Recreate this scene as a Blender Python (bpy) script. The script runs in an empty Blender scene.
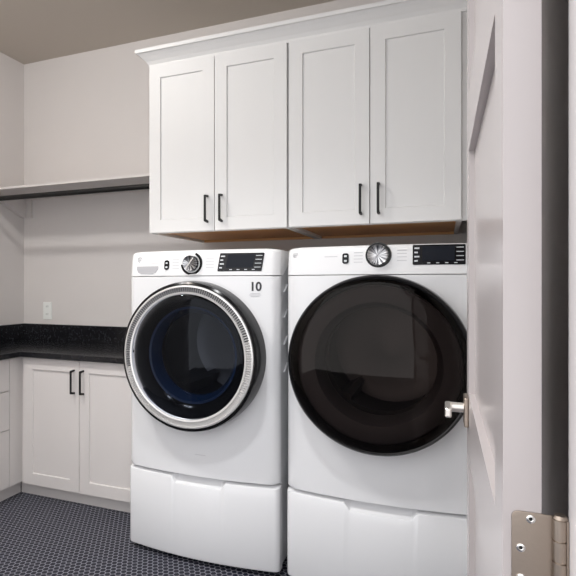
import bpy, bmesh, math
from math import sin, cos, pi, sqrt, atan, tan, radians
from mathutils import Vector, Matrix

C = bpy.context.scene.collection
H = 1.19            # camera height; heights below are given as H + offset

# ------------------------------------------------------------------ materials
def mat(name, col, rough=0.5, metal=0.0, spec=0.5, coat=0.0, bump=0.0, bscale=200.0, var=0.0, vscale=3.0):
    m = bpy.data.materials.new(name); m.use_nodes = True
    nt = m.node_tree; b = nt.nodes['Principled BSDF']
    b.inputs['Base Color'].default_value = (*col, 1)
    b.inputs['Roughness'].default_value = rough
    b.inputs['Metallic'].default_value = metal
    b.inputs['Specular IOR Level'].default_value = spec
    b.inputs['Coat Weight'].default_value = coat
    b.inputs['Coat Roughness'].default_value = 0.08
    tc = nt.nodes.new('ShaderNodeTexCoord')
    if bump:
        n = nt.nodes.new('ShaderNodeTexNoise'); n.inputs['Scale'].default_value = bscale
        n.inputs['Detail'].default_value = 3
        nt.links.new(tc.outputs['Object'], n.inputs['Vector'])
        bp = nt.nodes.new('ShaderNodeBump'); bp.inputs['Strength'].default_value = bump
        bp.inputs['Distance'].default_value = 0.002
        nt.links.new(n.outputs['Fac'], bp.inputs['Height']); nt.links.new(bp.outputs['Normal'], b.inputs['Normal'])
    if var:
        n = nt.nodes.new('ShaderNodeTexNoise'); n.inputs['Scale'].default_value = vscale
        nt.links.new(tc.outputs['Object'], n.inputs['Vector'])
        r = nt.nodes.new('ShaderNodeValToRGB')
        r.color_ramp.elements[0].color = (*[c*(1-var) for c in col], 1)
        r.color_ramp.elements[1].color = (*[min(1, c*(1+var)) for c in col], 1)
        nt.links.new(n.outputs['Fac'], r.inputs['Fac']); nt.links.new(r.outputs['Color'], b.inputs['Base Color'])
    return m

M = {}
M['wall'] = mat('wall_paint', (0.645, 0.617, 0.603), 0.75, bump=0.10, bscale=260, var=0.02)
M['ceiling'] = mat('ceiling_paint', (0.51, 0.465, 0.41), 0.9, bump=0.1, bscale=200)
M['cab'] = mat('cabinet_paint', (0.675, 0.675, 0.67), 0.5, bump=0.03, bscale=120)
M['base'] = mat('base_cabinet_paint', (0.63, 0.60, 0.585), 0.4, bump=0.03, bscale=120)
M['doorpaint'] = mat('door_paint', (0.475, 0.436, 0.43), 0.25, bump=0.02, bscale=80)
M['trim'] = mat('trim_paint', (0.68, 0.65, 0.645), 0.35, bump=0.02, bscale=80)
M['white'] = mat('appliance_enamel', (0.74, 0.745, 0.755), 0.22, coat=0.5)
M['panelwhite'] = mat('control_panel_plastic', (0.78, 0.785, 0.79), 0.3)
M['greyplastic'] = mat('grey_plastic', (0.42, 0.42, 0.44), 0.35)
M['black'] = mat('black_metal', (0.006, 0.006, 0.006), 0.45, spec=0.3)
M['gloss'] = mat('gloss_black', (0.005, 0.005, 0.006), 0.14, spec=0.22)
M['screen'] = mat('display_glass', (0.006, 0.006, 0.008), 0.2, spec=0.3)
M['icon'] = mat('icon_print', (0.62, 0.64, 0.66), 0.5)
M['ink'] = mat('dark_print', (0.03, 0.03, 0.035), 0.5)
M['paleink'] = mat('pale_print', (0.48, 0.48, 0.50), 0.5)
M['chrome'] = mat('chrome', (0.80, 0.79, 0.77), 0.16, metal=1)
M['ringmetal'] = mat('ring_metal', (0.68, 0.67, 0.66), 0.30, metal=0.5)
M['nickel'] = mat('satin_nickel', (0.40, 0.335, 0.28), 0.34, metal=1, bump=0.05, bscale=300)
M['leverm'] = mat('lever_nickel', (0.83, 0.79, 0.74), 0.3, metal=0.85)
M['dark'] = mat('dark_void', (0.01, 0.01, 0.012), 0.7)
M['rubber'] = mat('grey_rubber', (0.10, 0.10, 0.11), 0.45)
M['groove'] = mat('ring_groove', (0.13, 0.13, 0.135), 0.5)
M['blue'] = mat('blue_reflection_rim', (0.01, 0.035, 0.10), 0.25, coat=0.4)  # blue reflection in the washer door, put into the rim's colour
M['steel'] = mat('drum_steel', (0.26, 0.255, 0.26), 0.42, metal=0.85, bump=0.2, bscale=60)
M['vent'] = mat('side_vent', (0.75, 0.76, 0.78), 0.3)
M['outlet'] = mat('outlet_plastic', (0.80, 0.82, 0.80), 0.35)

def glass(name, tint, gcol, blend=0.12, rough=0.02):
    m = bpy.data.materials.new(name); m.use_nodes = True
    nt = m.node_tree; nt.nodes.clear()
    out = nt.nodes.new('ShaderNodeOutputMaterial')
    t = nt.nodes.new('ShaderNodeBsdfTransparent'); t.inputs[0].default_value = (*tint, 1)
    g = nt.nodes.new('ShaderNodeBsdfGlossy'); g.inputs['Color'].default_value = (*gcol, 1)
    g.inputs['Roughness'].default_value = rough
    f = nt.nodes.new('ShaderNodeLayerWeight'); f.inputs['Blend'].default_value = blend
    mx = nt.nodes.new('ShaderNodeMixShader')
    nt.links.new(f.outputs['Fresnel'], mx.inputs[0]); nt.links.new(t.outputs[0], mx.inputs[1])
    nt.links.new(g.outputs[0], mx.inputs[2]); nt.links.new(mx.outputs[0], out.inputs[0])
    return m
M['wglass'] = glass('washer_door_glass', (0.36, 0.38, 0.42), (0.85, 0.9, 1.0), 0.20)
M['dglass'] = glass('dryer_door_glass', (0.30, 0.26, 0.245), (0.95, 0.9, 0.86), 0.20)

def wood():
    m = bpy.data.materials.new('raw_wood'); m.use_nodes = True
    nt = m.node_tree; b = nt.nodes['Principled BSDF']; b.inputs['Roughness'].default_value = 0.5
    tc = nt.nodes.new('ShaderNodeTexCoord'); mp = nt.nodes.new('ShaderNodeMapping')
    mp.inputs['Scale'].default_value = (1.5, 18, 18)
    w = nt.nodes.new('ShaderNodeTexNoise'); w.inputs['Scale'].default_value = 3; w.inputs['Detail'].default_value = 4
    r = nt.nodes.new('ShaderNodeValToRGB')
    r.color_ramp.elements[0].color = (0.50, 0.25, 0.09, 1); r.color_ramp.elements[1].color = (0.74, 0.42, 0.18, 1)
    nt.links.new(tc.outputs['Object'], mp.inputs[0]); nt.links.new(mp.outputs[0], w.inputs['Vector'])
    nt.links.new(w.outputs['Fac'], r.inputs[0]); nt.links.new(r.outputs[0], b.inputs['Base Color'])
    return m
M['wood'] = wood()

def granite():
    m = bpy.data.materials.new('black_granite'); m.use_nodes = True
    nt = m.node_tree; b = nt.nodes['Principled BSDF']; b.inputs['Roughness'].default_value = 0.16
    tc = nt.nodes.new('ShaderNodeTexCoord')
    n = nt.nodes.new('ShaderNodeTexNoise'); n.inputs['Scale'].default_value = 90; n.inputs['Detail'].default_value = 5
    r = nt.nodes.new('ShaderNodeValToRGB')
    r.color_ramp.elements[0].position = 0.56; r.color_ramp.elements[0].color = (0.006, 0.006, 0.008, 1)
    r.color_ramp.elements[1].position = 0.72; r.color_ramp.elements[1].color = (0.04, 0.043, 0.048, 1)
    nt.links.new(tc.outputs['Object'], n.inputs['Vector']); nt.links.new(n.outputs['Fac'], r.inputs[0])
    nt.links.new(r.outputs[0], b.inputs['Base Color'])
    return m
M['granite'] = granite()

def hextile(pitch=0.0250):
    m = bpy.data.materials.new('penny_tile_floor'); m.use_nodes = True
    nt = m.node_tree; N = nt.nodes; L = nt.links; b = N['Principled BSDF']
    tc = N.new('ShaderNodeTexCoord')
    def vm(op, a, bb=None):
        n = N.new('ShaderNodeVectorMath'); n.operation = op
        for i, s in enumerate((a, bb)):
            if s is None: continue
            if isinstance(s, tuple): n.inputs[i].default_value = s
            else: L.new(s, n.inputs[i])
        return n.outputs['Value'] if op in ('LENGTH', 'DOT_PRODUCT') else n.outputs[0]
    def ma(op, a, bb=None, c=None):
        n = N.new('ShaderNodeMath'); n.operation = op
        for i, s in enumerate((a, bb, c)):
            if s is None: continue
            if isinstance(s, (int, float)): n.inputs[i].default_value = s
            else: L.new(s, n.inputs[i])
        return n.outputs[0]
    sc = N.new('ShaderNodeMapping'); sc.inputs['Scale'].default_value = (1/pitch, 1/pitch, 0)
    L.new(tc.outputs['Object'], sc.inputs[0])
    p = vm('ADD', sc.outputs[0], (1000, 1732.0508, 0))
    r = (1, 1.7320508, 1); h = (0.5, 0.8660254, 0.0)
    def cell(q):
        return vm('SUBTRACT', vm('MULTIPLY', vm('FRACTION', vm('DIVIDE', q, r)), r), h)
    a = vm('MULTIPLY', cell(p), (1, 1, 0)); c = vm('MULTIPLY', cell(vm('SUBTRACT', p, h)), (1, 1, 0))
    def hd(v):
        av = vm('ABSOLUTE', v)
        sp = N.new('ShaderNodeSeparateXYZ'); L.new(av, sp.inputs[0])
        return ma('MAXIMUM', sp.outputs[0], vm('DOT_PRODUCT', av, (0.5, 0.8660254, 0)))
    d = ma('MINIMUM', hd(a), hd(c))
    mr = N.new('ShaderNodeMapRange'); mr.interpolation_type = 'SMOOTHSTEP'
    mr.inputs['From Min'].default_value = 0.40; mr.inputs['From Max'].default_value = 0.445
    L.new(d, mr.inputs['Value'])
    nz = N.new('ShaderNodeTexNoise'); nz.inputs['Scale'].default_value = 30
    L.new(tc.outputs['Object'], nz.inputs['Vector'])
    tr = N.new('ShaderNodeValToRGB')
    tr.color_ramp.elements[0].color = (0.004, 0.005, 0.010, 1); tr.color_ramp.elements[1].color = (0.014, 0.015, 0.028, 1)
    L.new(nz.outputs['Fac'], tr.inputs[0])
    mx = N.new('ShaderNodeMix'); mx.data_type = 'RGBA'
    L.new(mr.outputs[0], mx.inputs['Factor']); L.new(tr.outputs[0], mx.inputs['A']); mx.inputs['B'].default_value = (0.23, 0.23, 0.26, 1)
    L.new(mx.outputs['Result'], b.inputs['Base Color'])
    rr = N.new('ShaderNodeMapRange'); b.inputs['Specular IOR Level'].default_value = 0.12; rr.inputs['To Min'].default_value = 0.42; rr.inputs['To Max'].default_value = 0.8
    L.new(mr.outputs[0], rr.inputs['Value']); L.new(rr.outputs[0], b.inputs['Roughness'])
    bp = N.new('ShaderNodeBump'); bp.invert = True; bp.inputs['Strength'].default_value = 0.4; bp.inputs['Distance'].default_value = 0.001
    L.new(mr.outputs[0], bp.inputs['Height']); L.new(bp.outputs[0], b.inputs['Normal'])
    return m
M['floor'] = hextile()

def emis(name, col, s):
    m = bpy.data.materials.new(name); m.use_nodes = True; nt = m.node_tree; nt.nodes.clear()
    o = nt.nodes.new('ShaderNodeOutputMaterial'); e = nt.nodes.new('ShaderNodeEmission')
    e.inputs[0].default_value = (*col, 1); e.inputs[1].default_value = s
    nt.links.new(e.outputs[0], o.inputs[0]); return m
M['lampglow'] = emis('lamp_diffuser', (1.0, 0.95, 0.88), 6.0)

# ------------------------------------------------------------------ helpers
WORLD = {}
def wpos(o): return WORLD.get(o.name, Vector((0, 0, 0)))

def obj(name, bm, m, parent=None, smooth=False, bevel=0, seg=2, origin=None):
    """bm holds world coordinates; the object gets an origin of its own and its parent's frame is removed."""
    if not isinstance(m, (list, tuple)): m = [m]
    bmesh.ops.recalc_face_normals(bm, faces=bm.faces)
    vs = [v.co for v in bm.verts]
    if origin is None:
        lo = Vector((min(v.x for v in vs), min(v.y for v in vs), min(v.z for v in vs)))
        hi = Vector((max(v.x for v in vs), max(v.y for v in vs), max(v.z for v in vs)))
        origin = Vector(((lo.x+hi.x)/2, (lo.y+hi.y)/2, lo.z))
    origin = Vector(origin)
    bmesh.ops.translate(bm, verts=bm.verts, vec=-origin)
    me = bpy.data.meshes.new(name); bm.to_mesh(me); bm.free()
    for k in m: me.materials.append(k)
    if smooth:
        for p in me.polygons: p.use_smooth = True
        me.set_sharp_from_angle(angle=radians(38))
    o = bpy.data.objects.new(name, me); C.objects.link(o)
    if bevel:
        b = o.modifiers.new('bevel', 'BEVEL'); b.width = bevel; b.segments = seg; b.limit_method = 'ANGLE'
        b.angle_limit = radians(40)
    if parent is not None:
        o.parent = parent; o.location = origin - wpos(parent)
    else: o.location = origin
    WORLD[o.name] = origin
    return o

def thing(name, label, cat, loc, group=None):
    o = bpy.data.objects.new(name, None); C.objects.link(o); o.location = loc
    o.empty_display_size = 0.1
    WORLD[o.name] = Vector(loc); o['label'] = label; o['category'] = cat
    if group: o['group'] = group
    return o
def tag(o, label, cat, group=None):
    o['label'] = label; o['category'] = cat
    if group: o['group'] = group
    return o
def struct(o): o['kind'] = 'structure'; return o

def box(bm, x0, x1, y0, y1, z0, z1, mi=0):
    vs = [bm.verts.new(p) for p in ((x0,y0,z0),(x1,y0,z0),(x1,y1,z0),(x0,y1,z0),(x0,y0,z1),(x1,y0,z1),(x1,y1,z1),(x0,y1,z1))]
    for f in ((0,3,2,1),(4,5,6,7),(0,1,5,4),(1,2,6,5),(2,3,7,6),(3,0,4,7)):
        fc = bm.faces.new([vs[i] for i in f]); fc.material_index = mi
    return vs
def B(*a):
    bm = bmesh.new(); box(bm, *a); return bm
def prism(bm, pts, axis, a, b):
    """extrude a 2D outline along an axis; pts are the two other coordinates in order"""
    def P(p, t):
        return {'x': (t, p[0], p[1]), 'y': (p[0], t, p[1]), 'z': (p[0], p[1], t)}[axis]
    v0 = [bm.verts.new(P(p, a)) for p in pts]; v1 = [bm.verts.new(P(p, b)) for p in pts]
    bm.faces.new(v0); bm.faces.new(v1[::-1]); n = len(pts)
    for i in range(n): bm.faces.new([v0[i], v1[i], v1[(i+1) % n], v0[(i+1) % n]])
def lathe_y(bm, cx, cz, prof, n=96, mi=0, a0=0, a1=2*pi):
    """revolve (radius, y) profile around an axis parallel to y"""
    full = abs(a1-a0-2*pi) < 1e-6
    rings = []
    for r, y in prof:
        if r < 1e-6: rings.append([bm.verts.new((cx, y, cz))]); continue
        k = n if full else n+1
        rings.append([bm.verts.new((cx+r*cos(a0+(a1-a0)*i/n), y, cz+r*sin(a0+(a1-a0)*i/n))) for i in range(k)])
    for A, Bq in zip(rings, rings[1:]):
        for i in range(n):
            j = (i+1) % n if full else i+1
            if len(A) == 1 and len(Bq) == 1: continue
            if len(A) == 1: f = bm.faces.new((A[0], Bq[i], Bq[j]))
            elif len(Bq) == 1: f = bm.faces.new((A[i], Bq[0], A[j]))
            else: f = bm.faces.new((A[i], Bq[i], Bq[j], A[j]))
            f.material_index = mi
def cyl(bm, p0, p1, r, n=20, r1=None):
    p0, p1 = Vector(p0), Vector(p1); d = (p1-p0).normalized()
    u = d.orthogonal().normalized(); w = d.cross(u); r1 = r if r1 is None else r1
    a = [bm.verts.new(p0+u*r*cos(2*pi*i/n)+w*r*sin(2*pi*i/n)) for i in range(n)]
    b = [bm.verts.new(p1+u*r1*cos(2*pi*i/n)+w*r1*sin(2*pi*i/n)) for i in range(n)]
    bm.faces.new(a[::-1]); bm.faces.new(b)
    for i in range(n): bm.faces.new((a[i], a[(i+1) % n], b[(i+1) % n], b[i]))

# ------------------------------------------------------------------ room shell
XL, XR, YB, YF, ZC = -2.66, 0.215, 2.82, 0.585, H+1.515
YH = 0.465           # hall side of the doorway wall
DOOR0, JX, HEAD = -1.64, 0.1095, 2.46    # opening from x=DOOR0 to hinge jamb JX; unseen DOOR0 side widened for more light
struct(obj('floor', B(XL-0.1, 1.3, -2.3, YB+0.1, -0.1, 0), M['floor'], origin=(0, 0, 0)))
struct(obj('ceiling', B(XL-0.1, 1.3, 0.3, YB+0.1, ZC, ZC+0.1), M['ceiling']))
struct(obj('wall_back', B(XL-0.1, XR+0.1, YB, YB+0.1, 0, ZC), M['wall']))
struct(obj('wall_left', B(XL-0.1, XL, YF, YB, 0, ZC), M['wall']))
struct(obj('wall_right', B(XR, XR+0.1, YF, YB, 0, ZC), M['wall']))
bm = bmesh.new()
box(bm, XL-0.1, DOOR0-0.02, YH, YF, 0, ZC); box(bm, JX+0.0205, 1.3, YH, YF, 0, ZC); box(bm, DOOR0-0.02, JX+0.0205, YH, YF, HEAD+0.02, ZC)
struct(obj('wall_front', bm, M['wall']))
# door frame: jambs with stops, head, casings on both sides
bm = bmesh.new()
box(bm, JX, JX+0.02, YH, YF, 0, HEAD); box(bm, DOOR0-0.02, DOOR0, YH, YF, 0, HEAD); box(bm, DOOR0-0.02, JX+0.02, YH, YF, HEAD, HEAD+0.02)
box(bm, JX-0.010, JX, YH+0.002, YH+0.036, 0, HEAD)
struct(obj('trim_1', bm, M['trim'], bevel=0.0015))
bm = bmesh.new()
for y0, y1 in ((YF+0.0005, YF+0.013), (YH-0.015, YH-0.0005)):
    box(bm, JX+0.010, JX+0.085, y0, y1, 0, HEAD+0.085); box(bm, DOOR0-0.085, DOOR0-0.006, y0, y1, 0, HEAD+0.085); box(bm, DOOR0-0.006, JX+0.010, y0, y1, HEAD+0.006, HEAD+0.085)
struct(obj('trim_2', bm, M['trim'], bevel=0.003))
struct(obj('baseboard_right', B(XR-0.014, XR, YF+0.015, YB-0.001, 0, 0.12), M['trim'], bevel=0.003))
# ------------------------------------------------------------------ door leaf, open into the room
DX0, DX1, DY0, DY1 = 0.0552, 0.0885, 0.591, 1.442
door = bpy.data.objects.new('door_1', None); C.objects.link(door); door.location = (JX-0.004, 0.585, 0.01)
WORLD['door_1'] = Vector(door.location); struct(door)
def door_leaf():
    bm = bmesh.new()
    openings = [(0.16, H-0.253-0.14), (H-0.253, H+0.312), (H+0.312+0.14, 2.32)]
    ya, yb = 0.678, 1.352; rec = 0.013; z0, z1 = 0.01, 2.445
    box(bm, DX0, DX1, DY0, ya, z0, z1); box(bm, DX0, DX1, yb, DY1, z0, z1)
    zs = [z0]+[z for o in openings for z in o]+[z1]
    for i in range(0, len(zs), 2): box(bm, DX0, DX1, ya, yb, zs[i], zs[i+1])
    for a, b in openings: box(bm, DX0+rec, DX1-rec, ya, yb, a, b)
    return bm
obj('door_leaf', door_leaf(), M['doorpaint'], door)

def hinge(ztop, zbot):
    bm = bmesh.new()
    y = DY0
    # leaf let into the door edge, rounded outer corners
    r = 0.006; x0, x1 = 0.0625, 0.099
    pts = []
    for cx_, cz_, a0 in ((x0+r, ztop-r, pi/2), (x0+r, zbot+r, pi)):
        for k in range(6): pts.append((cx_+r*cos(a0+pi/2*k/5), cz_+r*sin(a0+pi/2*k/5)))
    pts += [(x1, zbot), (x1, ztop)]
    prism(bm, pts, 'y', y-0.0022, y-0.0002)
    # leaf on the jamb
    box(bm, JX-0.0022, JX-0.0002, 0.579, 0.586, zbot, ztop)
    h = obj('hinge', bm, M['nickel'], door, bevel=0.0005)
    bm = bmesh.new(); n = 5; hh = (ztop-zbot)/n; kx, ky = 0.1032, 0.5855
    for i in range(n):
        cyl(bm, (kx, ky, zbot+i*hh+0.0009), (kx, ky, zbot+(i+1)*hh-0.0009), 0.0070, 24)
    cyl(bm, (kx, ky, zbot), (kx, ky, ztop), 0.0058, 20)
    cyl(bm, (kx, ky, ztop), (kx, ky, ztop+0.003), 0.0069, 24, 0.005)
    obj('knuckle', bm, M['nickel'], h, smooth=True)
    for sx, dz in ((0.0790, 0.0062), (0.0705, 0.0355), (0.0705, 0.065), (0.0790, 0.092)):
        bm = bmesh.new()
        lathe_y(bm, sx, ztop-dz, [(0.0042, y-0.0022), (0.0040, y-0.0030), (0.0022, y-0.0032), (0.0014, y-0.0024), (0, y-0.0024)], 20)
        s = obj('screw', bm, M['chrome'], h, smooth=True)
        bm = bmesh.new(); lathe_y(bm, sx, ztop-dz, [(0.0016, y-0.00275), (0, y-0.00275)], 12)
        obj('screw_socket', bm, M['black'], h)
hinge(H-0.222, H-0.324); hinge(H+0.384, H+0.282); hinge(0.33, 0.228)
hinge(2.35, 2.248)

lev = bpy.data.objects.new('lever_handle', None); C.objects.link(lev); lev.parent = door
lw = Vector((DX0, 1.372, H-0.296)); lev.location = lw-WORLD['door_1']; WORLD[lev.name] = lw
obj('rosette', B(DX0-0.010, DX0, 1.338, 1.406, H-0.330, H-0.262), M['nickel'], lev, bevel=0.003, seg=3)
bm = bmesh.new(); cyl(bm, (DX0-0.010, 1.372, H-0.291), (DX0-0.044, 1.372, H-0.291), 0.0115, 24)
obj('neck', bm, M['leverm'], lev, smooth=True)
bm = bmesh.new(); box(bm, DX0-0.051, DX0-0.037, 1.295, 1.382, H-0.3010, H-0.2795)
obj('lever', bm, M['leverm'], lev, bevel=0.004, seg=3)
bm = bmesh.new(); box(bm, DX1-0.0005, DX1+0.010, 1.338, 1.406, H-0.330, H-0.262)
cyl(bm, (DX1+0.009, 1.372, H-0.292), (DX1+0.040, 1.372, H-0.292), 0.0105, 24)
box(bm, DX1+0.034, DX1+0.050, 1.255, 1.384, H-0.305, H-0.279)
obj('inner_lever', bm, M['nickel'], lev, bevel=0.002)
obj('latch_plate', B(DX0+0.005, DX1-0.005, DY1-0.0005, DY1+0.0015, H-0.325, H-0.265), M['nickel'], door)

# ------------------------------------------------------------------ shaker fronts and pulls
def shaker(name, x0, x1, z0, z1, y, thick, m, parent, stile=0.058, rec=0.007):
    """a framed door facing -y with a flat recessed panel"""
    bm = bmesh.new()
    xs = [x0, x0+stile, x1-stile, x1]; zs = [z0, z0+stile, z1-stile, z1]
    F = [[bm.verts.new((x, y, z)) for x in xs] for z in zs]
    for i in range(3):
        for j in range(3):
            if (i, j) != (1, 1): bm.faces.new((F[i][j], F[i][j+1], F[i+1][j+1], F[i+1][j]))
    q = [F[1][1], F[1][2], F[2][2], F[2][1]]
    e = 0.003
    P = [bm.verts.new((v.co.x+(e if k in (0, 3) else -e), y+rec, v.co.z+(e if k < 2 else -e))) for k, v in enumerate(q)]
    for k in range(4): bm.faces.new((q[k], q[(k+1) % 4], P[(k+1) % 4], P[k]))
    bm.faces.new(P)
    bk = [bm.verts.new((x, y+thick, z)) for x, z in ((x0, z0), (x1, z0), (x1, z1), (x0, z1))]
    bm.faces.new(bk[::-1])
    bottom = F[0]; top = F[3]; left = [F[i][0] for i in range(4)]; right = [F[i][3] for i in range(4)]
    bm.faces.new(bottom+[bk[1], bk[0]]); bm.faces.new(top+[bk[2], bk[3]])
    bm.faces.new(left+[bk[3], bk[0]]); bm.faces.new(right+[bk[2], bk[1]])
    return obj(name, bm, m, parent)

def pull(x, z0, z1, y, parent, w=0.010, stand=0.034, axis='y', sgn=-1):
    bm = bmesh.new(); t = 0.0075
    yo = y-stand
    # bow: outer bar leaning slightly wider at the feet
    pts = [(y, z1), (y, z1-0.009), (yo+t, z1-0.014), (yo+t, z0+0.014), (y, z0+0.009), (y, z0),
           (yo+0.003, z0+0.003), (yo, z0+0.006), (yo, z1-0.006), (yo+0.003, z1-0.003)]
    prism(bm, pts, 'x', x-w/2, x+w/2)
    return obj('handle', bm, M['black'], parent, bevel=0.0015)

# ------------------------------------------------------------------ upper cabinets
CY, CB, CT = 2.2, H+0.248, H+1.056       # door face, underside, top of the box
def upper(x0, x1, label, pulls):
    t = thing('upper_cabinet', label, 'cabinet', ((x0+x1)/2, 2.5, CB), 'white shaker wall cabinets over the laundry machines')
    s = 0.018; y0, y1 = CY+0.021, YB-0.002
    bm = bmesh.new()
    box(bm, x0, x0+s, y0, y1, CB, CT); box(bm, x1-s, x1, y0, y1, CB, CT)
    box(bm, x0+s, x1-s, y0, y1, CT-s, CT); box(bm, x0+s, x1-s, y1-0.006, y1, CB, CT-s)
    # face frame
    box(bm, x0+s, x1-s, y0, y0+0.019, CB, CB+0.02); box(bm, x0+s, x1-s, y0, y0+0.019, CT-0.05, CT-s)
    obj('carcass', bm, M['cab'], t)
    obj('underside_panel', B(x0+s, x1-s, y0+0.019, y1-0.006, CB+0.012, CB+0.026), M['wood'], t)['label'] = 'unpainted brown wood underside panel'
    obj('hanging_rail', B(x0+s, x1-s, y1-0.022, y1-0.0065, CB-0.0, CB+0.0115), M['wood'], t)['label'] = 'unpainted brown wooden rail'
    mid = (x0+x1)/2; g = 0.0018
    for k, (a, b) in enumerate(((x0+0.003, mid-g), (mid+g, x1-0.003))):
        d = shaker('door', a, b, CB+0.002, CT-0.010, CY, 0.02, M['cab'], t)
        pull(pulls[k], H+0.285, H+0.412, CY, d)
    return t
upper(-1.305, -0.6195, 'white two-door shaker wall cabinet above the washing machine with round silver-ringed door', (-0.996, -0.925))
upper(-0.6155, 0.067, 'white two-door shaker wall cabinet on the right above the dryer', (-0.309, -0.239))
# filler strip and crown
struct(obj('trim_3', B(0.0675, XR-0.001, CY+0.022, CY+0.04, CB, CT+0.05), M['cab']))
bm = bmesh.new()
path = [(-1.306, YB-0.001), (-1.306, CY+0.018), (XR-0.002, CY+0.018)]
prof = [(0.0, CT-0.008), (0.005, CT-0.008), (0.007, CT+0.004), (0.016, CT+0.018), (0.033, CT+0.036), (0.047, CT+0.048), (0.054, CT+0.050), (0.055, CT+0.066), (0.0, CT+0.068)]
rows = []
for k, (x, y) in enumerate(path):
    row = []
    for o_, z in prof:
        if k == 0: row.append(bm.verts.new((x-o_, y, z)))
        elif k == 1: row.append(bm.verts.new((x-o_, y-o_, z)))
        else: row.append(bm.verts.new((x, y-o_, z)))
    rows.append(row)
for a, b in zip(rows, rows[1:]):
    for i in range(len(prof)):
        j = (i+1) % len(prof); bm.faces.new((a[i], a[j], b[j], b[i]))
bm.faces.new(rows[0]); bm.faces.new(rows[-1][::-1])
tag(obj('crown_molding', bm, M['cab']), 'white crown molding running along the top of the wall cabinets', 'molding')

# ------------------------------------------------------------------ shelf, rod, bracket
SZ = H+0.58
sh = thing('wall_shelf', 'cream painted wall shelf between the left wall and the wall cabinet', 'shelf', (-2.0, 2.63, SZ))
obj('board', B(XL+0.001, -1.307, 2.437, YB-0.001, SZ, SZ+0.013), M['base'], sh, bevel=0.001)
bm = bmesh.new(); box(bm, XL+0.035, -2.582, YB-0.019, YB-0.001, H+0.457, SZ-0.0005)
obj('cleat', bm, M['base'], sh, bevel=0.001)
bm = bmesh.new(); prism(bm, [(2.44, SZ-0.0005), (YB-0.001, SZ-0.0005), (YB-0.001, H+0.457), (2.79, H+0.457), (2.58, H+0.546), (2.44, H+0.546-0.045)][:5]+[(2.44, H+0.505)], 'x', XL+0.001, XL+0.034)
obj('bracket', bm, M['base'], sh, bevel=0.001)
bm = bmesh.new(); cyl(bm, (XL+0.001, 2.420, H+0.5215), (-1.3055, 2.420, H+0.5215), 0.0148, 28); cyl(bm, (XL+0.001, 2.420, H+0.5215), (XL+0.007, 2.420, H+0.5215), 0.026, 28)
tag(obj('closet_rod', bm, M['black'], smooth=True), 'black round hanging rod under the front edge of the wall shelf', 'rod')

# outlet
ot = thing('wall_outlet', 'small white electrical outlet on the back wall above the black backsplash', 'outlet', (-2.453, YB, H-0.172))
obj('cover_plate', B(-2.489, -2.418, YB-0.007, YB-0.001, H-0.229, H-0.115), M['outlet'], ot, bevel=0.002)
for z in (H-0.198, H-0.147):
    bm = bmesh.new(); box(bm, -2.470, -2.437, YB-0.009, YB-0.0065, z-0.018, z+0.018)
    r_ = obj('receptacle', bm, M['outlet'], ot, bevel=0.003)
    for dx in (-0.008, 0.006): obj('slot', B(-2.4535+dx, -2.4535+dx+0.002, YB-0.0094, YB-0.0088, z-0.003, z+0.009), M['black'], r_)

# ------------------------------------------------------------------ base cabinets and counter
BY, BX = 2.30, -2.20           # face of the back run, face of the left run
KB, KT = H-1.110, H-0.400      # bottom of the fronts, top of the boxes
bc = thing('base_cabinet', 'two-door white base cabinet against the back wall beside the washing machine', 'cabinet', (-1.8, 2.55, 0))
RX = -1.345
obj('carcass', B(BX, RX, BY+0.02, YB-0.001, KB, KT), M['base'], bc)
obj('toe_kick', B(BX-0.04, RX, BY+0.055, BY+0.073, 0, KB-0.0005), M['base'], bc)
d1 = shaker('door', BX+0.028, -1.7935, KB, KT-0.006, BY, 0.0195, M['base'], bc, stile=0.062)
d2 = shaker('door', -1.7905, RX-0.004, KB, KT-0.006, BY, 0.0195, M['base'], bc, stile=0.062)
pull(-1.824, H-0.583, H-0.452, BY, d1); pull(-1.764, H-0.583, H-0.452, BY, d2)
lc = thing('drawer_cabinet', 'white base cabinet with a stack of drawers against the left wall', 'cabinet', (-2.4, 1.9, 0))
obj('carcass', B(XL+0.001, BX-0.02, 1.68, YB-0.001, KB, KT), M['base'], lc)
obj('corner_filler', B(BX-0.0195, BX, 2.225, BY+0.0195, KB, KT-0.006), M['base'], lc)
obj('toe_kick', B(BX-0.063, BX-0.045, 1.68, BY+0.054, 0, KB-0.0005), M['base'], lc)
for z0, z1 in ((H-0.580, KT-0.006), (H-0.793, H-0.584), (KB, H-0.797)):
    dr = obj('drawer', B(BX-0.0195, BX, 1.69, 2.222, z0, z1), M['base'], lc, bevel=0.002)
    bm = bmesh.new()
    zc = (z0+z1)/2
    prism(bm, [(BX, 1.89), (BX+0.03, 1.89), (BX+0.034, 1.90), (BX+0.034, 2.01), (BX+0.03, 2.02), (BX, 2.02), (BX, 2.011), (BX+0.026, 2.01), (BX+0.026, 1.90), (BX, 1.899)], 'z', zc-0.005, zc+0.005)
    obj('handle', bm, M['black'], dr)
ct = thing('countertop', 'L-shaped black granite countertop on the base cabinets in the left corner', 'countertop', (-2.4, 2.5, KT))
TZ = KT+0.03
bm = bmesh.new(); e = 0.028
prism(bm, [(XL+0.001, 1.66), (BX+e, 1.66), (BX+e, BY-e), (RX, BY-e), (RX, YB-0.001), (XL+0.001, YB-0.001)], 'z', KT+0.0005, TZ)
obj('slab', bm, M['granite'], ct, bevel=0.003, seg=2)
bm = bmesh.new(); ST = H-0.262
box(bm, XL+0.021, RX, YB-0.021, YB-0.001, TZ, ST)
box(bm, XL+0.001, XL+0.021, 1.66, YB-0.001, TZ, ST)
obj('backsplash', bm, M['granite'], ct, bevel=0.0015)

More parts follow.
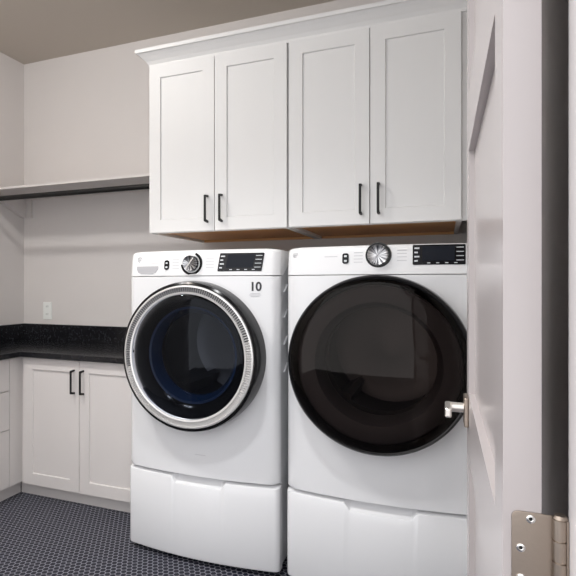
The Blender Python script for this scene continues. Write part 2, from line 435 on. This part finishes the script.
# ------------------------------------------------------------------ laundry machines
W = 0.711; RC = 0.032; BUL = 0.034; MY = 2.056
ZB, ZP, ZT = H-0.812, H+0.040, H+0.150
def yf(x, x0, rc=RC, bul=BUL):
    """front surface depth at x: gentle bow with rounded vertical corners"""
    u = (x-x0-W/2)/(W/2); u = max(-1, min(1, u))
    y = MY-bul*(1-u*u)
    d = min(x-x0, x0+W-x)
    if d < rc: d = max(d, 0); y += rc-sqrt(max(0, rc*rc-(rc-d)**2))
    return y
def xcols(x0, rc=RC, n=26):
    xs = [x0+rc*(1-cos(pi/2*k/8)) for k in range(8)]
    xs += [x0+rc+(W-2*rc)*k/n for k in range(n+1)]
    xs += [x0+W-rc*(1-cos(pi/2*k/8)) for k in range(7, -1, -1)]
    return xs

def machine(kind, x0, cx, cz, label, label2):
    t = thing(kind, label, kind.replace('_', ' '), (x0+W/2, 2.42, ZB))
    ys = MY+RC
    # rear body
    bm = bmesh.new(); y1 = 2.795; xa, xb = x0+0.001, x0+W-0.001
    v = [bm.verts.new(p) for p in ((xa, ys, ZB), (xb, ys, ZB), (xb, y1, ZB), (xa, y1, ZB), (xa, ys, ZT-0.03), (xb, ys, ZT-0.03), (xb, y1, ZT-0.03), (xa, y1, ZT-0.03))]
    for f in ((0,3,2,1), (4,5,6,7), (1,2,6,5), (2,3,7,6), (3,0,4,7)): bm.faces.new([v[i] for i in f])
    obj('body', bm, M['white'], t)
    # front panel with the porthole
    bm = bmesh.new(); n = 192; R = 0.262; z0, z1 = ZB, ZP-0.003
    ts = [0, 0.2, 0.4, 0.6, 0.75, 0.85, 0.91, 0.95, 0.975, 0.99, 1]
    rings = []
    bpts = []
    # boundary points found by angle from the porthole centre
    for i in range(n):
        a = 2*pi*i/n; dx, dz = cos(a), sin(a)
        c = []
        if dx > 1e-9: c.append((x0+W-cx)/dx)
        if dx < -1e-9: c.append((x0-cx)/dx)
        if dz > 1e-9: c.append((z1-cz)/dz)
        if dz < -1e-9: c.append((z0-cz)/dz)
        s = min(c); bpts.append((cx+dx*s, cz+dz*s))
    for X, Z in ((x0, z0), (x0+W, z0), (x0, z1), (x0+W, z1)):
        k = min(range(n), key=lambda i: (bpts[i][0]-X)**2+(bpts[i][1]-Z)**2); bpts[k] = (X, Z)
    for tt in ts:
        row = []
        for i in range(n):
            a = 2*pi*i/n; px, pz = cx+R*cos(a), cz+R*sin(a)
            x, z = px+(bpts[i][0]-px)*tt, pz+(bpts[i][1]-pz)*tt
            row.append(bm.verts.new((x, yf(x, x0), z)))
        rings.append(row)
    for a, b in zip(rings, rings[1:]):
        for i in range(n): bm.faces.new((a[i], a[(i+1) % n], b[(i+1) % n], b[i]))
    # inner lip and outer return
    lip = [bm.verts.new((q.co.x, q.co.y+0.05, q.co.z)) for q in rings[0]]
    for i in range(n): bm.faces.new((rings[0][i], rings[0][(i+1) % n], lip[(i+1) % n], lip[i]))
    ret = [bm.verts.new((q.co.x, max(q.co.y+0.003, ys), q.co.z)) for q in rings[-1]]
    for i in range(n): bm.faces.new((rings[-1][i], ret[i], ret[(i+1) % n], rings[-1][(i+1) % n]))
    obj('front_panel', bm, M['white'], t, smooth=True)
    # control panel: leans back and rolls into the top
    bm = bmesh.new()
    sec = [(0.0, ZP), (0.0, ZP+0.002), (0.003, ZP+0.03), (0.008, ZT-0.034), (0.0125, ZT-0.014), (0.018, ZT-0.005), (0.028, ZT)]
    cols = []
    for x in xcols(x0):
        y = yf(x, x0)
        u = abs(x-x0-W/2)/(W/2); drop = 0.008*max(0, (u-0.82)/0.18)**2
        col = [bm.verts.new((x, MY+0.06, ZP))]
        for s, z in sec:
            col.append(bm.verts.new((x, min(y+s, MY+0.06), z-(drop if z > ZP+0.05 else 0))))
        col.append(bm.verts.new((x, MY+0.075, ZT+0.002-drop))); col.append(bm.verts.new((x, MY+0.20, ZT+0.002-drop)))
        col.append(bm.verts.new((x, MY+0.20, ZT-0.03)))
        cols.append(col)
    for a, b in zip(cols, cols[1:]):
        for i in range(len(a)-1): bm.faces.new((a[i], a[i+1], b[i+1], b[i]))
    bm.faces.new(cols[0]); bm.faces.new(cols[-1][::-1])
    cp = obj('control_panel', bm, M['panelwhite'], t, smooth=True)
    bm = bmesh.new(); box(bm, x0, x0+W, MY+0.2005, y1, ZT-0.0295, ZT)
    obj('lid', bm, M['white'], t, bevel=0.006, seg=3)
    # louvres pressed into the right side
    for dz in (-0.008, -0.113, -0.226, -0.34):
        bm = bmesh.new(); z = H+dz; xs = x0+W
        prism(bm, [(MY+0.062, z-0.022), (MY+0.075, z-0.022), (MY+0.125, z+0.012), (MY+0.112, z+0.012)], 'x', xs-0.001, xs+0.006)
        obj('side_louvre', bm, M['vent'], t, bevel=0.002)
    return t, t

def py(x, z, x0):       # control panel surface depth
    k = (z-ZP)/(ZT-0.034-ZP)
    return yf(x, x0)+0.008*max(0, min(1.4, k))
def plate(name, pts, x0, m, parent, h=0.003, sink=0.004):
    """flat-faced raised plate following the panel; pts are (x, z)"""
    bm = bmesh.new()
    a = [bm.verts.new((x, py(x, z, x0)-h, z)) for x, z in pts]
    b = [bm.verts.new((x, py(x, z, x0)+sink, z)) for x, z in pts]
    bm.faces.new(a); bm.faces.new(b[::-1]); n = len(pts)
    for i in range(n): bm.faces.new((a[i], b[i], b[(i+1) % n], a[(i+1) % n]))
    return obj(name, bm, m, parent)
def rrect(xa, xb, za, zb, r, skew=0.0, n=5):
    pts = []
    for cx_, cz_, a0 in ((xb-r, zb-r, 0), (xa+r, zb-r, pi/2), (xa+r, za+r, pi), (xb-r, za+r, 3*pi/2)):
        for k in range(n):
            a = a0+pi/2*k/(n-1); pts.append((cx_+r*cos(a)+skew*(cz_-za)/(zb-za), cz_+r*sin(a)))
    return pts
def marks(name, rects, x0, m, parent, h=0.0036):
    bm = bmesh.new()
    for xa, xb, za, zb in rects:
        q = [(xa, za), (xb, za), (xb, zb), (xa, zb)]
        a = [bm.verts.new((x, py(x, z, x0)-h, z)) for x, z in q]
        b = [bm.verts.new((x, py(x, z, x0)+0.001, z)) for x, z in q]
        bm.faces.new(a); bm.faces.new(b[::-1])
        for i in range(4): bm.faces.new((a[i], b[i], b[(i+1) % 4], a[(i+1) % 4]))
    return obj(name, bm, m, parent)

def text(name, body, size, x, y, z, m, parent, bold=0.0, x0=None):
    cu = bpy.data.curves.new(name, 'FONT'); cu.body = body; cu.size = size; cu.extrude = 0.0003; cu.offset = bold
    cu.align_x = 'CENTER'; cu.align_y = 'CENTER'
    tmp = bpy.data.objects.new('tmp', cu); C.objects.link(tmp)
    dg = bpy.context.evaluated_depsgraph_get(); me = bpy.data.meshes.new_from_object(tmp.evaluated_get(dg))
    bpy.data.objects.remove(tmp)
    bm = bmesh.new(); bm.from_mesh(me); bpy.data.meshes.remove(me)
    bmesh.ops.rotate(bm, verts=bm.verts, cent=(0, 0, 0), matrix=Matrix.Rotation(pi/2, 3, 'X'))
    bmesh.ops.translate(bm, verts=bm.verts, vec=(x, y, z))
    if x0 is not None:
        for v in bm.verts: v.co.y += yf(v.co.x, x0)-yf(x, x0)
    return obj(name, bm, m, parent)

def display(xa, xb, za, zb, x0, parent, skew):
    d = plate('display', rrect(xa, xb, za, zb, 0.004, skew), x0, M['screen'], parent, 0.003)
    r = []; w, h = xb-xa, zb-za
    for k in range(4):
        z = za+h*(0.16+0.21*k); sk = skew*(z-za)/h
        r.append((xa+sk+w*0.035, xa+sk+w*(0.13 if k % 2 else 0.10), z, z+0.0055))
        r.append((xb+sk-w*0.17, xb+sk-w*0.03, z+0.003, z+0.0055))
    for k in range(4):
        r.append((xa+w*(0.28+0.17*k), xa+w*(0.34+0.17*k), za+h*0.07, za+h*0.11))
    for q in r: marks('button_legend', [q], x0, M['icon'], d)
    bm = bmesh.new()
    pts = rrect(xa+w*0.19, xb-w*0.2, za+h*0.2, zb-h*0.08, 0.002, skew)
    bm.faces.new([bm.verts.new((x, py(x, z, x0)-0.0033, z)) for x, z in pts])
    obj('screen', bm, mat_lcd, d)
    return d
mat_lcd = mat('lcd', (0.010, 0.012, 0.018), 0.4, spec=0.15)

def legends(x0, xs, zs, w, parent):
    marks('printed_legends', [(x, x+w, z, z+0.0022) for x in xs for z in zs], x0, M['paleink'], parent, 0.0006)

def emblem(x, z, x0, parent, m, r=0.012):
    bm = bmesh.new(); y = py(x, z, x0)
    lathe_y(bm, x, z, [(r, y-0.0002), (r, y-0.0016), (r*0.80, y-0.0016), (r*0.80, y-0.0002)], 28)
    e_ = obj('round_emblem', bm, m, parent)
    text('emblem_letters', 'ge', r*1.25, x, y-0.0012, z, m, e_, 0.0, x0)
    return e_

# ---- washer
WX, WCX, WCZ = -1.325, -0.979, H-0.296
wa, wcp = machine('washing_machine', WX, WCX, WCZ, 'white front-load washing machine with a silver-ringed blue-black round door, left of the pair', '')
emblem(-1.262, H+0.112, WX, wcp, M['greyplastic'])
dd = plate('detergent_drawer', rrect(-1.292, -1.120, ZP+0.006, ZT-0.020, 0.010), WX, M['panelwhite'], wcp, 0.0015)
plate('drawer_grip', [(-1.278, H+0.083), (-1.278, H+0.070), (-1.268, H+0.055), (-1.250, H+0.048), (-1.19, H+0.048), (-1.172, H+0.055), (-1.160, H+0.070), (-1.160, H+0.083)], WX, M['greyplastic'], dd, 0.0022)
legends(WX, (-1.200,), (H+0.096,), 0.045, wcp)
pb = plate('power_button', rrect(-1.127, -1.103, H+0.066, H+0.108, 0.010), WX, M['gloss'], wcp, 0.004)
marks('power_icon', [(-1.120, -1.110, H+0.092, H+0.099), (-1.120, -1.110, H+0.074, H+0.081)], WX, M['icon'], pb, 0.0045)
legends(WX, (-1.087,), (H+0.070, H+0.083, H+0.096, H+0.109), 0.033, wcp)
legends(WX, (-0.925,), (H+0.073, H+0.086, H+0.099, H+0.112), 0.036, wcp)
display(-0.872, -0.684, H+0.057, H+0.133, WX, wcp, 0.010)

def dial(cx, cz, x0, parent, r, arc, face):
    y = py(cx, cz, x0)
    bm = bmesh.new(); q = r*(0.68 if arc else 0.80); n = 60
    lathe_y(bm, cx, cz, [(q, y+0.002), (q, y-0.020), (q*0.93, y-0.026), (q*0.85, y-0.024), (0, y-0.0225)], n)
    kb = obj('dial', bm, face, parent, smooth=True)
    bm = bmesh.new()
    if arc:
        a0, a1 = arc
        lathe_y(bm, cx, cz, [(r*0.80, y+0.002), (r*0.80, y-0.005), (r, y-0.005), (r, y+0.002)], 60, 0, a0, a1)
    else:
        lathe_y(bm, cx, cz, [(r*0.80, y+0.002), (r*0.82, y-0.007), (r*0.96, y-0.007), (r, y-0.003), (r, y+0.002)], 64)
    obj('dial_bezel', bm, M['gloss'], kb, smooth=True)
    bm = bmesh.new()
    a = radians(52)
    d = Vector((cos(a), 0, sin(a))); p = Vector((-sin(a), 0, cos(a)))
    q2 = q*0.82
    vs = [bm.verts.new(Vector((cx, y-0.0258, cz))+d*s*q2+p*w) for s, w in ((-1, -0.0028), (1, -0.0028), (1, 0.0028), (-1, 0.0028))]
    vb = [bm.verts.new(v.co+Vector((0, 0.004, 0))) for v in vs]
    bm.faces.new(vs); bm.faces.new(vb[::-1])
    for i in range(4): bm.faces.new((vs[i], vb[i], vb[(i+1) % 4], vs[(i+1) % 4]))
    obj('dial_pointer', bm, M['chrome'] if arc else M['greyplastic'], kb)
def streaks(name, c0, c1, rough):
    """metal with radial light and dark reflections painted into its colour"""
    m = bpy.data.materials.new(name); m.use_nodes = True; nt = m.node_tree; b = nt.nodes['Principled BSDF']
    b.inputs['Metallic'].default_value = 1; b.inputs['Roughness'].default_value = rough
    tc = nt.nodes.new('ShaderNodeTexCoord'); g = nt.nodes.new('ShaderNodeMapping')
    g.inputs['Rotation'].default_value = (pi/2, 0, 0)
    g.inputs['Location'].default_value = (0, 0, 0)
    gr = nt.nodes.new('ShaderNodeTexGradient'); gr.gradient_type = 'RADIAL'
    n = nt.nodes.new('ShaderNodeTexNoise'); n.noise_dimensions = '1D'; n.inputs['Scale'].default_value = 1
    mu = nt.nodes.new('ShaderNodeMath'); mu.operation = 'MULTIPLY'; mu.inputs[1].default_value = 22
    r = nt.nodes.new('ShaderNodeValToRGB'); r.color_ramp.elements[0].position = 0.42; r.color_ramp.elements[1].position = 0.6
    r.color_ramp.elements[0].color = (*c0, 1); r.color_ramp.elements[1].color = (*c1, 1)  # bright and dark reflections on the dial face, set in base colour
    sb = nt.nodes.new('ShaderNodeVectorMath'); sb.operation = 'SUBTRACT'; sb.inputs[1].default_value = (0, 0, 0.035)
    nt.links.new(tc.outputs['Object'], sb.inputs[0]); nt.links.new(sb.outputs[0], g.inputs[0])
    nt.links.new(g.outputs[0], gr.inputs[0]); nt.links.new(gr.outputs['Fac'], mu.inputs[0])
    nt.links.new(mu.outputs[0], n.inputs['W']); nt.links.new(n.outputs['Fac'], r.inputs[0]); nt.links.new(r.outputs[0], b.inputs['Base Color'])
    return m
M['dialdark'] = streaks('dial_dark_chrome', (0.05, 0.05, 0.055), (0.42, 0.42, 0.43), 0.25)
M['dialchrome'] = streaks('dial_bright_chrome', (0.10, 0.10, 0.11), (0.66, 0.66, 0.66), 0.28)
dial(-0.992, H+0.092, WX, wcp, 0.050, (radians(185), radians(425)), M['dialdark'])

# badge below the display
yb = yf(-0.708, WX)
text('warranty_badge', '10', 0.050, -0.708, yb-0.001, H-0.008, M['ink'], wa, bold=0.0015, x0=WX)['label'] = 'dark printed number ten'
bm = bmesh.new()
for k, w in enumerate((0.022, 0.026, 0.020)): box(bm, -0.708-w, -0.708+w-0.004, yb-0.0012, yb+0.002, H-0.036-k*0.006, H-0.0335-k*0.006)
for v in bm.verts: v.co.y += yf(v.co.x, WX)-yb
obj('badge_small_print', bm, M['paleink'], wa)
obj('panel_mark', B(-0.975, -0.925, yf(-0.94, WX)-0.0008, yf(-0.94, WX)+0.001, H-0.720, H-0.7185), M['paleink'], wa)

def ribbed_ring(bm, cx, cz, r0, r1, y, n=175):
    """flat ring whose face carries fine radial ribs"""
    rm0, rm1 = r0+(r1-r0)*0.22, r0+(r1-r0)*0.80
    N2 = n*2; rows = []
    for r, dy, rib in ((r0, 0.010, 0), (r0+0.001, 0.002, 0), (rm0, 0, 0), (rm0+0.002, 0, 1), (rm1-0.002, 0, 1), (rm1, 0, 0), (r1-0.002, 0.002, 0), (r1, 0.012, 0)):
        rows.append([bm.verts.new((cx+r*cos(2*pi*i/N2), y+dy+(0.008 if (rib and (i % 2)) else 0), cz+r*sin(2*pi*i/N2))) for i in range(N2)])
    for q, (a, b) in enumerate(zip(rows, rows[1:])):
        for i in range(N2):
            f_ = bm.faces.new((a[i], a[(i+1) % N2], b[(i+1) % N2], b[i]))
            if q == 3 and i % 2 and 0.04 < i/N2 < 0.53: f_.material_index = 1

YR = 1.932
wd = bpy.data.objects.new('washer_door', None); C.objects.link(wd); wd.parent = wa
ww = Vector((WCX, YR, WCZ)); wd.location = ww-wpos(wa); WORLD[wd.name] = ww
bm = bmesh.new()
lathe_y(bm, WCX, WCZ, [(0.262, 2.07), (0.314, 2.07), (0.314, 2.035), (0.3135, 1.99), (0.311, 1.965), (0.308, 1.950), (0.300, 1.945), (0.294, 1.952), (0.262, 1.99), (0.262, 2.07)], 160)
obj('outer_ring', bm, M['gloss'], wd, smooth=True)['label'] = 'glossy black outer ring'
bm = bmesh.new(); ribbed_ring(bm, WCX, WCZ, 0.2575, 0.2965, YR+0.008)
obj('trim_ring', bm, [M['ringmetal'], M['groove']], wd)['label'] = 'silver ring with fine radial ribs'
bm = bmesh.new()
lathe_y(bm, WCX, WCZ, [(0, 1.922), (0.06, 1.9225), (0.12, 1.925), (0.18, 1.930), (0.22, 1.935), (0.250, 1.940), (0.2578, 1.946)], 128)
obj('window_glass', bm, M['wglass'], wd, smooth=True)['label'] = 'tinted glossy glass'
bm = bmesh.new()
lathe_y(bm, WCX, WCZ, [(0.262, 2.0), (0.252, 1.965), (0.235, 1.975), (0.212, 1.990), (0.200, 2.005)], 128)
obj('inner_bezel', bm, M['gloss'], wd, smooth=True)
bm = bmesh.new()
lathe_y(bm, WCX, WCZ, [(0.206, 1.998), (0.196, 2.000), (0.180, 2.03), (0.176, 2.06), (0.184, 2.065)], 128)
obj('blue_reflection_rim', bm, M['blue'], wd, smooth=True)['label'] = 'inner rim coloured deep blue for the reflection in the glass'
bm = bmesh.new()
lathe_y(bm, WCX, WCZ, [(0.262, 2.072), (0.245, 2.085), (0.225, 2.08), (0.205, 2.10), (0.215, 2.13), (0.235, 2.15)], 96)
obj('door_gasket', bm, M['rubber'], wa, smooth=True)
def drum(cx, cz, parent, steel):
    bm = bmesh.new()
    lathe_y(bm, cx, cz, [(0.21, 2.155), (0.262, 2.16), (0.262, 2.60), (0.20, 2.63), (0.06, 2.60), (0, 2.60)], 96)
    for k in range(3):
        a = radians(90+120*k+20); d = Vector((cos(a), 0, sin(a))); p = Vector((-sin(a), 0, cos(a)))
        c0 = Vector((cx, 0, cz))
        for (ya, yb_) in ((2.19, 2.58),):
            q = []
            for y in (ya, yb_):
                q.append([bm.verts.new(c0+Vector((0, y, 0))+d*rr+p*w) for rr, w in ((0.262, -0.035), (0.205, -0.014), (0.205, 0.014), (0.262, 0.035))])
            for i in range(3): bm.faces.new((q[0][i], q[0][i+1], q[1][i+1], q[1][i]))
            bm.faces.new(q[0]); bm.faces.new(q[1][::-1])
    return obj('drum', bm, steel, parent, smooth=True)
drum(WCX, WCZ, wa, M['steel'])

# ---- dryer
DX, DCX, DCZ = -0.583, -0.223, H-0.288
da, dcp = machine('dryer', DX, DCX, DCZ, 'white front-load dryer with a large dark glass round door, partly behind the open door', '')
emblem(-0.545, H+0.119, DX, dcp, M['paleink'], 0.011)
legends(DX, (-0.425,), (H+0.108,), 0.05, dcp)
pb = plate('power_button', rrect(-0.355, -0.331, H+0.081, H+0.121, 0.008), DX, M['gloss'], dcp, 0.004)
marks('power_icon', [(-0.348, -0.338, H+0.106, H+0.113), (-0.348, -0.338, H+0.088, H+0.095)], DX, M['icon'], pb, 0.0045)
legends(DX, (-0.312,), (H+0.085, H+0.097, H+0.109, H+0.121), 0.033, dcp)
legends(DX, (-0.156,), (H+0.089, H+0.102, H+0.115, H+0.127), 0.034, dcp)
dial(-0.222, H+0.111, DX, dcp, 0.047, None, M['dialchrome'])
display(-0.102, 0.074, H+0.073, H+0.146, DX, dcp, 0.0)
dd_ = bpy.data.objects.new('dryer_door', None); C.objects.link(dd_); dd_.parent = da
ww = Vector((DCX, YR, DCZ)); dd_.location = ww-wpos(da); WORLD[dd_.name] = ww
bm = bmesh.new()
lathe_y(bm, DCX, DCZ, [(0.285, 2.07), (0.326, 2.07), (0.327, 2.03), (0.3255, 1.965), (0.322, 1.946), (0.315, 1.939), (0.311, 1.944), (0.290, 1.965), (0.285, 2.07)], 160)
obj('outer_ring', bm, M['gloss'], dd_, smooth=True)['label'] = 'glossy black rim'
bm = bmesh.new()
lathe_y(bm, DCX, DCZ, [(0, 1.908), (0.07, 1.9095), (0.14, 1.914), (0.2, 1.9205), (0.26, 1.930), (0.298, 1.938), (0.3115, 1.945)], 128)
obj('window_glass', bm, M['dglass'], dd_, smooth=True)['label'] = 'dark brown tinted glass'
bm = bmesh.new()
lathe_y(bm, DCX, DCZ, [(0.286, 1.97), (0.270, 1.965), (0.225, 1.972), (0.215, 2.0), (0.205, 2.06), (0.21, 2.09)], 128)
obj('inner_bezel', bm, M['rubber'], dd_, smooth=True)
drum(DCX, DCZ, da, M['steel'])

# ------------------------------------------------------------------ pedestals
def pedestal(x0, na, nb, label):
    t = thing('laundry_pedestal', label, 'pedestal', (x0+W/2, 2.42, 0), 'white drawer pedestals under the laundry machines')
    zt, zb = H-0.8155, H-1.170
    bm = bmesh.new(); box(bm, x0+0.004, x0+W-0.004, MY+0.05, 2.79, 0.03, H-0.8125)
    obj('body', bm, M['white'], t)
    bm = bmesh.new(); box(bm, x0+0.02, x0+W-0.02, MY+0.07, 2.78, 0.0, 0.0295)
    obj('base_frame', bm, M['dark'], t)
    bm = bmesh.new(); cols = []
    rc = 0.018
    for x in sorted(set(xcols(x0, rc, 60)+[na, na+0.022, nb-0.022, nb])):
        y = yf(x, x0, rc, 0.036)
        if x <= na or x >= nb: k = 0
        elif x < na+0.022: k = (x-na)/0.022
        elif x > nb-0.022: k = (nb-x)/0.022
        else: k = 1
        k = k*k*(3-2*k)
        zf = zt-0.012-0.026*k
        sec = [(MY+0.049, zb+0.004), (y+0.012, zb), (y+0.004, zb+0.003), (y, zb+0.012), (y, zf-0.006), (y+0.0018, zf-0.0015), (y+0.006, zf),
               (y+0.012+0.006*k, zf+0.002+0.004*k), (y+0.020+0.016*k, zt-0.006), (MY+0.049, zt-0.006)]
        cols.append([bm.verts.new((x, min(yy, MY+0.049), zz)) for yy, zz in sec])
    for a, b in zip(cols, cols[1:]):
        for i in range(len(a)): j = (i+1) % len(a); bm.faces.new((a[i], a[j], b[j], b[i]))
    bm.faces.new(cols[0]); bm.faces.new(cols[-1][::-1])
    obj('drawer', bm, M['white'], t, smooth=True)
pedestal(WX, -1.090, -0.838, 'white drawer pedestal under the washing machine')
pedestal(DX, -0.348, -0.085, 'white drawer pedestal under the dryer')

# ------------------------------------------------------------------ ceiling lamp and added fill lights
def lamp(name, label, x, y, r, energy, col):
    t = thing(name, label, 'ceiling light', (x, y, ZC))
    bm = bmesh.new(); cyl(bm, (x, y, ZC-0.012), (x, y, ZC-0.0005), r*1.3, 40)
    obj('canopy', bm, M['nickel'], t, smooth=True)
    zc = ZC-0.015-r
    L = bpy.data.lights.new(name+'_light', 'POINT'); L.shadow_soft_size = r; L.energy = energy; L.color = col
    lo = bpy.data.objects.new(name+'_light', L); C.objects.link(lo); lo.location = (x, y, zc)
    return lo
lamp('ceiling_lamp', 'round flush ceiling light in the laundry room', -1.75, 1.13, 0.05, 25, (1.0, 0.985, 0.965))
def downlight(name, label, x, y, r, energy, col, spread):  # added fill lights, out of view, to brighten the lower room
    t = thing(name, label, 'ceiling light', (x, y, ZC))
    bm = bmesh.new(); n = 40
    R_ = [[bm.verts.new((x+q*cos(2*pi*i/n), y+q*sin(2*pi*i/n), z)) for i in range(n)] for q, z in ((r+0.02, ZC-0.0005), (r+0.018, ZC-0.006), (r+0.002, ZC-0.006), (r, ZC-0.0005))]
    for a, b in zip(R_, R_[1:]):
        for i in range(n): bm.faces.new((a[i], a[(i+1) % n], b[(i+1) % n], b[i]))
    obj('trim_ring', bm, M['trim'], t)
    L = bpy.data.lights.new(name+'_light', 'AREA'); L.shape = 'DISK'; L.size = 2*r; L.energy = energy; L.color = col; L.spread = radians(spread)
    lo = bpy.data.objects.new(name+'_light', L); C.objects.link(lo); lo.location = (x, y, ZC-0.008)
downlight('fill_downlight', 'added round fill light in front of the laundry machines', -0.75, 0.98, 0.09, 8, (0.98, 0.985, 1.0), 105)
downlight('fill_downlight', 'added round fill light near the left cabinets', -2.0, 1.13, 0.09, 8, (1.0, 0.99, 0.97), 115)
w = bpy.data.worlds.new('world'); bpy.context.scene.world = w; w.use_nodes = True
w.node_tree.nodes['Background'].inputs[0].default_value = (0.98, 0.98, 1.0, 1)
w.node_tree.nodes['Background'].inputs[1].default_value = 1.65
bpy.context.scene.cycles.diffuse_bounces = 6; bpy.context.scene.cycles.max_bounces = 14; bpy.context.scene.cycles.transparent_max_bounces = 10

# ------------------------------------------------------------------ camera
cx, cy, uv, vd = 225, 285, -1050, 443
f = sqrt((cx-uv)*(vd-cx)); th = atan((vd-cx)/f)
cam = bpy.data.cameras.new('camera'); co = bpy.data.objects.new('camera', cam); C.objects.link(co)
co.location = (0, 0, H); co.rotation_euler = (pi/2, 0, th)
cam.sensor_width = 36; cam.lens = f/576*36; cam.shift_x = (288-cx)/576; cam.shift_y = -(288-cy)/576
cam.clip_start = 0.02
S = bpy.context.scene; S.camera = co
S.view_settings.view_transform = 'Standard'; S.view_settings.look = 'None'; S.view_settings.gamma = 1
S.view_settings.exposure = 0.38; S.view_settings.use_curve_mapping = False
